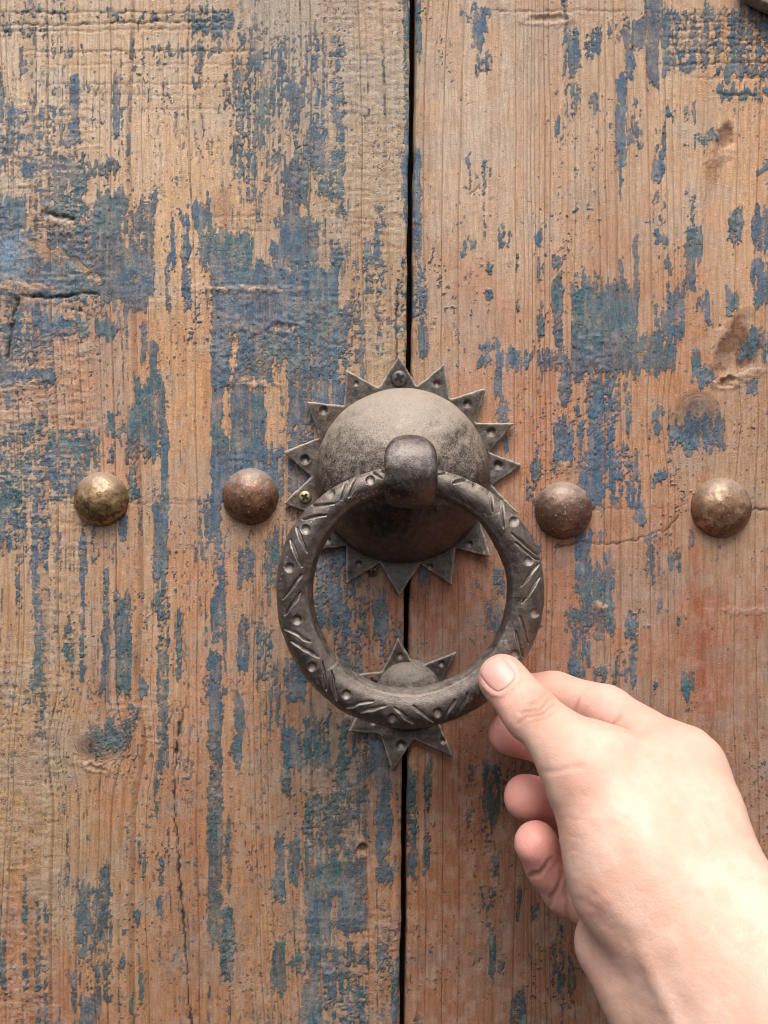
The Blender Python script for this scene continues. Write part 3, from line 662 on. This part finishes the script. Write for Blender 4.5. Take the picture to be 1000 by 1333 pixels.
lump = (fbm(u / 30, v / 30, 7, 2) - .5) * .3; V = V + N * lump[:, None]
ring_o = mesh_obj('ring', V, F, iron_ring, knocker, dict(groove=grv * front)); ring_o['label'] = 'engraved iron ring with punched dots and chiselled strokes'

# screws
t = NT('dark_screw_steel'); steel = t.fin(Base_Color=t.mix(t.noise(900), (.07, .058, .05), (.17, .145, .125)), Metallic=.6, Roughness=.5)
t = NT('brass_screw'); brass_s = t.fin(Base_Color=t.mix(t.noise(900), (.45, .33, .15), (.62, .50, .28)), Metallic=.8, Roughness=.42)
t = NT('screw_recess'); recess = t.fin(Base_Color=(.012, .010, .009), Roughness=.9)
def screw(centre, r, mat, parent, rot=20., hbase=2.2):
    c = P(centre[0], centre[1], hbase + 1); n = 40; V = []; prof = [(0.001, 1.35), (r * .55, 1.3), (r * .85, 1.05), (r, .6), (r * 1.0, 0), (r * .9, -.6)]
    for (a, b) in prof:
        for k in range(n): q = 2 * math.pi * k / n; V.append((c[0] + a * math.cos(q), -(hbase + b), c[2] + a * math.sin(q)))
    o = mesh_obj('screw', np.array(V), grid_faces(len(prof), n, wrap_c=True), mat, parent)
    a = r * .62; b = r * .17; cross = [(-b, a), (b, a), (b * 1.25, b * 1.25), (a, b), (a, -b), (b * 1.25, -b * 1.25), (b, -a), (-b, -a), (-b * 1.25, -b * 1.25), (-a, -b), (-a, b), (-b * 1.25, b * 1.25)]
    ca, sa = math.cos(math.radians(rot)), math.sin(math.radians(rot)); VV = []
    for lv in (1.42, .9):
        VV += [(c[0] + x * ca - y * sa, -(hbase + lv), c[2] + x * sa + y * ca) for x, y in cross]
    FF = [tuple(range(12))] + [(i, (i + 1) % 12, 12 + (i + 1) % 12, 12 + i) for i in range(12)]
    mesh_obj('cross_recess', np.array(VV), FF, recess, o, smooth=False)
    return o
screw((520, 492), 2.9, steel, plate, 25, 3.0)
screw((397, 647), 2.3, brass_s, plate, 60, 2.8)

# strike plate below
strike = thing('strike_plate', 'small seven-pointed iron star with domed boss under the ring', 'strike plate')
TIPS2 = [(518, 828), (457, 878), (452, 951), (510, 1006), (592, 987), (613, 916), (596, 845)]
sp = star('star_plate', (524, 914), TIPS2, 14.2, 2.4, strike, [(521, 854, 1.2, 1.0), (575, 864, 1.1, .9), (522, 971, 1.7, 1.4), (577, 966, 1.1, .8), (486, 941, 1.2, .8)], 1.6)
prof = [(0.001, 8.2), (4, 8.4)] + [(12.6 * math.sin(a), 1.4 + 7.1 * math.cos(a) ** .8) for a in np.linspace(.4, 1.5, 24)] + [(13.6, 1.5), (13.4, .8)]
lathe('boss', P(532, 908, 4), prof, 110, mat_iron('boss_iron', base=(.085, .074, .064), dust_amt=.7, dlo=-.1, dhi=1.0, rough=.45), strike, .3, 6., 8, 60)
t = NT('rusty_screw'); rusty = t.fin(Base_Color=t.mix(t.noise(900), (.07, .035, .022), (.2, .11, .07)), Metallic=.3, Roughness=.75)
screw((485, 887), 2.6, rusty, sp, 10, 2.2)

# bent nail head peeping out under the plate
nl = screw((486, 744), 1.8, steel, None, 0, .9); nl.name = 'loose_screw'
tag(nl, 'small grey screw head in the wood beneath the lower left of the domed plate', 'screw')

# ================================================================== STUDS
def mat_stud(name, a, b, c, dustc, gold):
    t = NT(name); big = t.noise(130, 4, .6); mid = t.noise(480, 4, .65); fine = t.noise(2200, 3, .7)
    col = t.mix(t.ramp(big, .40, .62), a, b); col = t.mix(t.ramp(mid, .44, .62, 0, .9), col, c)
    dm = t.math('ADD', t.up(), t.math('MULTIPLY', t.math('SUBTRACT', fine, .5), 1.3)); dm = t.math('ADD', dm, t.math('MULTIPLY', t.math('SUBTRACT', mid, .5), 1.2))
    dmask = t.math('MULTIPLY', t.ramp(dm, .05, .95), .66); speck = t.math('MULTIPLY', t.ramp(t.voro(750), .14, .28, 1., 0.), t.ramp(mid, .4, .6, 0., .75)); dmask = t.math('MAXIMUM', dmask, speck)
    col = t.mix(dmask, col, dustc)
    return t.fin(Base_Color=col, Metallic=t.math('MULTIPLY', t.math('SUBTRACT', 1., dmask), gold), Roughness=t.ramp(mid, .3, .7, .34, .55), Normal=t.bump(t.math('ADD', mid, t.math('MULTIPLY', fine, .4)), .0002, .8))
ST = [(130, 650, 36, 'polished golden brass dome stud, outermost on the left plank', ((.31, .19, .085), (.46, .32, .16), (.13, .065, .035)), .8),
      (325, 646, 37, 'rust brown dome stud beside the left points of the star plate', ((.17, .075, .045), (.22, .11, .06), (.08, .04, .028)), .5),
      (735, 664, 38, 'dusty dark brown dome stud just right of the engraved ring', ((.13, .068, .048), (.17, .09, .06), (.09, .045, .032)), .45),
      (941, 661, 39.5, 'coppery tan dome stud, outermost on the right plank', ((.24, .125, .07), (.36, .22, .125), (.13, .065, .04)), .65)]
for i, (a, b, r, lab, cl, gold) in enumerate(ST):
    rm = r * PX * .985; hs_ = 8.0
    pr_ = [(0.001, hs_)] + [(rm * math.sin(q), -.2 + (hs_ + .2) * math.cos(q) ** .95) for q in np.linspace(.08, 1.52, 26)] + [(rm * 1.005, -.4), (rm * .98, -1.6)]
    o = lathe('door_stud', P(a, b, 2), pr_, 120, mat_stud('stud_metal', *cl, (.42, .33, .265), gold), None, .24, 4.5, 20 + i * 7, 60)
    tag(o, lab, 'stud', 'row of dome studs across the door')

# ================================================================== STRAP in the upper right corner
pts = [(962, -26), (974, -4), (992, 6), (1020, 17), (1080, 26), (1190, 28), (1190, -150), (985, -150), (966, -90)]
pp = [(P(a, b, 5)[0], P(a, b, 5)[2]) for a, b in pts]
(X, Y, Z), org = lattice((min(q[0] for q in pp) - 2, -9, min(q[1] for q in pp) - 2), (max(q[0] for q in pp) + 2, 1, max(q[1] for q in pp) + 2), .5)
d2 = poly_sdf(X[:, 0, :], Z[:, 0, :], pp) + .3 + (fbm(X[:, 0, :] / 2, Z[:, 0, :] / 2, 3, 3) - .5) * .6
ed = smax(np.broadcast_to(d2[:, None, :], Y.shape), np.abs(Y + 3.2) - 3.0, 1.2)
v_, f_ = surface_nets(ed.astype(np.float32), org, .5); v_ = relax(v_, f_, 2, .4)
o = mesh_obj('iron_strap', v_, f_, mat_iron('strap_iron', base=(.22, .20, .18), dust_amt=.9, dlo=-1.2, dhi=.4, rough=.5, metal=.4), None, dict(groove=np.zeros(len(v_)))); tag(o, 'corner of a dull grey iron strap at the upper right edge', 'iron strap')

# ================================================================== HAND
def cone(p, a, b, ra, rb, n=None, k=1.):
    x, y, z = p; d = b - a; L = float(d @ d)
    t = np.clip(((x - a[0]) * d[0] + (y - a[1]) * d[1] + (z - a[2]) * d[2]) / L, 0, 1)
    qx, qy, qz = x - a[0] - t * d[0], y - a[1] - t * d[1], z - a[2] - t * d[2]
    if n is not None:
        s = (qx * n[0] + qy * n[1] + qz * n[2]) * (k - 1); qx = qx + s * n[0]; qy = qy + s * n[1]; qz = qz + s * n[2]
    return np.sqrt(qx * qx + qy * qy + qz * qz) - (ra + (rb - ra) * t)

def tri(p, A, B, C, rad):
    x, y, z = p; n = np.cross(B - A, C - A); nn = n @ n
    def bc(P0, P1): 
        e = P1 - P0; m_ = np.cross(n, e)
        return ((x - P0[0]) * m_[0] + (y - P0[1]) * m_[1] + (z - P0[2]) * m_[2]) / nn
    c, a, b = bc(A, B), bc(B, C), bc(C, A)
    a, b, c = np.clip(a, 0, 1), np.clip(b, 0, 1), np.clip(c, 0, 1); s = a + b + c; a, b, c = a / s, b / s, c / s
    qx = x - a * A[0] - b * B[0] - c * C[0]; qy = y - a * A[1] - b * B[1] - c * C[1]; qz = z - a * A[2] - b * B[2] - c * C[2]
    return np.sqrt(qx * qx + qy * qy + qz * qz) - (a * rad[0] + b * rad[1] + c * rad[2])

def chain(p, js, k=2.5, n=None, kk=1.):
    d = None
    for (a, b) in zip(js[:-1], js[1:]):
        q = cone(p, P(*a[:3]), P(*b[:3]), a[3], b[3], n, kk); d = q if d is None else smin(d, q, k)
    return d

THUMB = [(655, 884, 41.5, 8.1), (692, 929, 49, 8.5), (722, 957, 56, 8.8), (766, 992, 64, 11.0)]
INDEX = [(662, 903, 12.6, 6.9), (722, 903, 16, 7.5), (790, 926, 30, 8.2), (893, 1000, 58, 10.5)]
MIDDLE = [(663, 955, 22, 7.2), (712, 966, 18, 7.6), (778, 1000, 16, 8.4), (880, 1050, 48, 10.5)]
RINGF = [(686, 1038, 36, 7.5), (718, 1047, 28, 7.6), (762, 1072, 20, 8.4), (850, 1110, 46, 10.5)]
LITTLE = [(698, 1098, 52, 6.8), (713, 1127, 48, 6.7), (738, 1156, 45, 7.6), (805, 1190, 52, 9.5)]

def hand_sdf(p):
    body = tri(p, P(772, 1000, 62), P(893, 1002, 58), P(955, 1215, 86), (11, 10.5, 19))
    body = smin(body, tri(p, P(893, 1004, 54), P(812, 1180, 54), P(930, 1290, 90), (10, 9, 17)), 8)
    body = smin(body, cone(p, P(774, 1026, 66), P(838, 1135, 75), 12.6, 19.0), 10)
    body = smin(body, cone(p, P(838, 1135, 75), P(925, 1260, 92), 19.0, 19), 10)
    body = smin(body, cone(p, P(809, 1230, 68), P(866, 1292, 82), 12.8, 15), 4)
    body = smin(body, cone(p, P(866, 1292, 82), P(1060, 1550, 128), 15, 19), 8)
    body = smin(body, cone(p, P(965, 1250, 92), P(1130, 1500, 128), 20, 22), 12)
    body = smin(body, cone(p, P(1060, 1550, 128), P(1230, 2000, 158), 19, 24), 10)
    body = smin(body, cone(p, P(1130, 1500, 128), P(1420, 1940, 158), 22, 26), 12)
    out = None
    for js, k, n, kk in ((THUMB, 9, np.array([.25, -.9, .35]) / np.linalg.norm([.25, -.9, .35]), 1.12), (INDEX, 6, None, 1), (MIDDLE, 5, None, 1), (RINGF, 4, None, 1), (LITTLE, 4, None, 1)):
        f = smin(body, chain(p, js, 2.5, n, kk), k); out = f if out is None else smin(out, f, .8)
    return out

lo, hi = np.array([24., -176., -232.]), np.array([146., -4., -44.])
VX = .9
(X, Y, Z), org = lattice(lo, hi, VX)
# skip the empty air: evaluate coarse first, then refine only near the skin
G = np.full(X.shape, 5., np.float32)
st = 5; cx = hand_sdf((X[::st, ::st, ::st], Y[::st, ::st, ::st], Z[::st, ::st, ::st]))
near = np.abs(cx) < st * VX * 1.9; sgn = np.where(cx < 0, -5., 5.).astype(np.float32)
up_ = lambda A: np.repeat(np.repeat(np.repeat(A, st, 0), st, 1), st, 2)
pad = st // 2
def expand(A):
    B = up_(A); B = B[pad:, pad:, pad:]
    q = [(0, max(0, X.shape[i] - B.shape[i])) for i in range(3)]
    return np.pad(B, q, mode='edge')[:X.shape[0], :X.shape[1], :X.shape[2]]
nm = expand(near); G = expand(sgn).copy()
G[nm] = hand_sdf((X[nm], Y[nm], Z[nm])).astype(np.float32)
G[[0, -1]] = 2.; G[:, [0, -1]] = 2.; G[:, :, [0, -1]] = 2.          # close the forearm where it leaves the picture
HV, HF = surface_nets(G, org, VX); HV = relax(HV, HF, 3, .5)
def split(V, F):
    E = np.sort(np.stack([F, np.roll(F, -1, 1)], -1).reshape(-1, 2), 1); key = E[:, 0] * len(V) + E[:, 1]
    uq, inv = np.unique(key, return_inverse=True); e0, e1 = uq // len(V), uq % len(V); inv = inv.reshape(-1, 4)
    m_ = len(V) + inv; c_ = len(V) + len(uq) + np.arange(len(F))
    W = np.concatenate([V, (V[e0] + V[e1]) / 2, V[F].mean(1)])
    return W, np.concatenate([np.stack([F[:, k], m_[:, k], c_, m_[:, (k + 3) % 4]], 1) for k in range(4)])
HV, HF = split(HV, HF); HV = relax(HV, HF, 3, .5)
HN = normals(HV, HF)

# nail bed frame on the thumb
def nail_uv(u, v):
    a, b = u - 649, v - 878                       # nail centre; long axis points to the tip (up-left)
    ax, ay = -.66, -.75
    return a * ax + b * ay, a * ay * -1 + b * ax   # along, across
u, v = UV(HV); facing = sst(.05, .35, -HN[:, 1] * 1.0 + .0)
red = np.zeros(len(HV)); crs = np.zeros(len(HV)); disp = np.zeros(len(HV)); dk = np.zeros(len(HV))
HC = [((676, 931), (698, 923), (721, 909), .50, 2.4), ((682, 920), (697, 914), (712, 903), .36, 2.0), ((672, 943), (681, 935), (690, 929), .42, 2.4), ((688, 933), (706, 927), (724, 916), .40, 2.0), ((690, 940), (708, 934), (726, 924), .25, 1.8),
      ((682, 936), (700, 929), (712, 922), .3, 1.6), ((679, 925), (690, 919), (702, 911), .3, 1.6), ((704, 1006), (735, 1001), (764, 997), .34, 4.), ((755, 903), (751, 915), (747, 930), .4, 3.2), ((808, 930), (800, 938), (793, 947), .4, 3.2), ((780, 944), (815, 950), (850, 954), .4, 5.),
      ((684, 1143), (702, 1137), (720, 1118), .6, 2.6), ((714, 1180), (724, 1160), (734, 1132), .6, 2.8), ((741, 1200), (738, 1180), (737, 1160), .45, 3.), ((754, 1166), (774, 1184), (790, 1206), .55, 10.), ((790, 1198), (806, 1214), (822, 1236), .35, 10.),
      ((766, 1160), (780, 1168), (796, 1182), .16, 4.), ((812, 1225), (838, 1275), (868, 1345), .35, 10.), ((855, 1245), (880, 1295), (905, 1345), .28, 11.), ((722, 1090), (740, 1088), (760, 1092), .10, 2.), ((717, 1070), (740, 1066), (765, 1068), .10, 2.), ((728, 1112), (745, 1108), (770, 1112), .10, 2.)]
for a, b, c, dp, wd in HC:
    wd = wd + 0 * u; d = np.full(u.shape, 1e9); tpar = np.zeros_like(u); wd0 = wd
    for si, (p0, p1) in enumerate(((a, b), (b, c))):
        ds, ts = seg_dist(u + (noise(u / 11, v / 11, 71) - .5) * 4, v + (noise(u / 11, v / 11, 73) - .5) * 4, p0, p1); better = ds < d; d = np.where(better, ds, d); tpar = np.where(better, (si + ts) / 2, tpar)
    fade = np.sqrt(np.clip(4 * tpar * (1 - tpar), 0, 1)); k = np.exp(-(d / wd) ** 2) * facing * fade; wd_ = wd; wd = float(wd.flat[0]); disp -= .62 * dp * k - .12 * dp * np.exp(-((d - 2.2 * wd) / wd) ** 2) * facing; crs = np.maximum(crs, k * min(1, dp * 2.2) * (1 if wd < 3.5 else .3))
disp += .5 * np.exp(-(line_dist(u, v, [(838, 1245), (860, 1290), (888, 1345)]) / 12) ** 2) * facing          # wrist tendon
al, ac = nail_uv(u, v)
nq = ((np.abs(al) / 20.5) ** 3 + (np.abs(ac) / 20.5) ** 3) ** (1 / 3); nz = np.exp(-((nq - 1.18) / .14) ** 2) * facing * (HV[:, 1] < -38); disp += .32 * nz * sst(14, -2, al)
disp -= .35 * sst(1.0, .85, nq) * facing * (HV[:, 1] < -38)
disp += (fbm(u / 30, v / 30, 3, 3) - .5) * .5
HV = HV + HN * disp[:, None]
for js, q in ((THUMB, .55), (INDEX, .6), (MIDDLE, 1.), (RINGF, 1.), (LITTLE, .95)):
    d0 = np.linalg.norm(HV - P(*js[0][:3]), axis=1); red = np.maximum(red, q * sst(26, 7, d0))
for js, q in ((INDEX, .5), (MIDDLE, .75), (RINGF, .7), (LITTLE, .6)):
    d0 = np.linalg.norm(HV - P(*js[2][:3]), axis=1); red = np.maximum(red, q * sst(30, 8, d0))
for (a, b, r, q) in ((905, 985, 34, .38), (745, 1010, 30, .22), (785, 1250, 45, .30), (770, 1180, 30, .35), (735, 1090, 28, .22), (860, 945, 26, .3), (770, 905, 40, .35)):
    red = np.maximum(red, q * np.exp(-(np.hypot(u - a, v - b) / r) ** 2))
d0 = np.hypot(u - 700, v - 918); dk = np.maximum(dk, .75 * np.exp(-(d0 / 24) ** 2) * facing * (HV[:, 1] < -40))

t = NT('skin')
rd, cr_, dkk = t.attr('red'), t.attr('crease'), t.attr('dark')
n1, n2 = t.noise(60, 4, .55), t.noise(260, 4, .6)
c = t.mix(t.ramp(n1, .35, .65), (.67, .395, .29), (.735, .485, .38)); c = t.mix(t.ramp(n2, .45, .7, 0, .5), c, (.70, .39, .29))
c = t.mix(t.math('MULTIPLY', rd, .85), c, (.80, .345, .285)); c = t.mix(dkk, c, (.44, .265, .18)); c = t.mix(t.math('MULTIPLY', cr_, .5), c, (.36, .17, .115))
lines = t.voro(1100, t.map((1, 1, .7)), 'DISTANCE_TO_EDGE'); ln2 = t.noise(2600, 3, .6)
hg = t.math('ADD', t.ramp(lines, 0, .12), t.math('MULTIPLY', ln2, .6)); b_ = t.b; b_.subsurface_method = 'RANDOM_WALK'
skin = t.fin(Base_Color=c, Roughness=t.ramp(n2, .3, .7, .40, .55), Subsurface_Weight=.35, Subsurface_Radius=(1., .4, .22), Subsurface_Scale=.0022, Specular_IOR_Level=.42, Normal=t.bump(hg, .00012, .4))
person = thing('person', 'bare hand and wrist pinching the lower right of the iron ring', 'person')
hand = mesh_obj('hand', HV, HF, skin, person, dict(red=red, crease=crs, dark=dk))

# thumb nail: a thin curved plate lying in its bed
na, nb_ = 28, 24; SA, SB = np.linspace(-1, 1, na), np.linspace(-1, 1, nb_); NV = []
for i in range(na):
    for j in range(nb_):
        s, q = SA[i], SB[j]
        al_ = 20.5 * s * (1 - q * q * .34) ** .5; ac_ = 20.5 * q * (1 - s * s * .34) ** .5       # rounded outline
        uu = 649 + al_ * -.66 + ac_ * .75; vv_ = 878 + al_ * -.75 + ac_ * -.66
        NV.append((uu, vv_, s, q))
NV = np.array(NV)
hgt_ = np.full(len(NV), 60.)                                   # march from the front to the skin
for _ in range(60):
    p = np.stack([P(a, b, c_) for (a, b), c_ in zip(NV[:, :2], hgt_)])
    d = hand_sdf((p[:, 0], p[:, 1], p[:, 2])); hgt_ = hgt_ - np.clip(d, -1, 2) * .7
edge_ = np.maximum(np.abs(NV[:, 2]), np.abs(NV[:, 3]))
hgt_ = hgt_ + .18 - .55 * sst(.86, 1.0, edge_) * np.where(NV[:, 2] > .8, .35, 1) + .12 * (1 - NV[:, 3] ** 2)
p = np.stack([P(a, b, c_) for (a, b), c_ in zip(NV[:, :2], hgt_)]); bk = p.copy(); bk[:, 1] += .5
fr_ = grid_faces(na, nb_); n0 = na * nb_
bd = np.concatenate([np.arange(nb_), np.arange(1, na) * nb_ + nb_ - 1, (na - 1) * nb_ + np.arange(nb_ - 2, -1, -1), np.arange(na - 2, 0, -1) * nb_]); bj = np.roll(bd, -1)
FN = np.concatenate([fr_, fr_[:, ::-1] + n0, np.stack([bj, bd, bd + n0, bj + n0], 1)])
t = NT('thumb_nail'); along = t.attr('along')
c = t.mix(t.ramp(along, .82, .97, 0, .6), (.70, .365, .305), (.74, .52, .44)); c = t.mix(t.ramp(along, -.7, -.98, 0, .5), c, (.72, .44, .37))
nail_m = t.fin(Base_Color=c, Roughness=.42, Subsurface_Weight=.3, Subsurface_Radius=(1., .4, .25), Subsurface_Scale=.001, Normal=t.bump(t.noise(300, 2, .5, t.map((1, 1, 1))), .0001, .25))
mesh_obj('thumb_nail', np.concatenate([p, bk]), FN, nail_m, person, dict(along=np.concatenate([NV[:, 2], NV[:, 2]])))
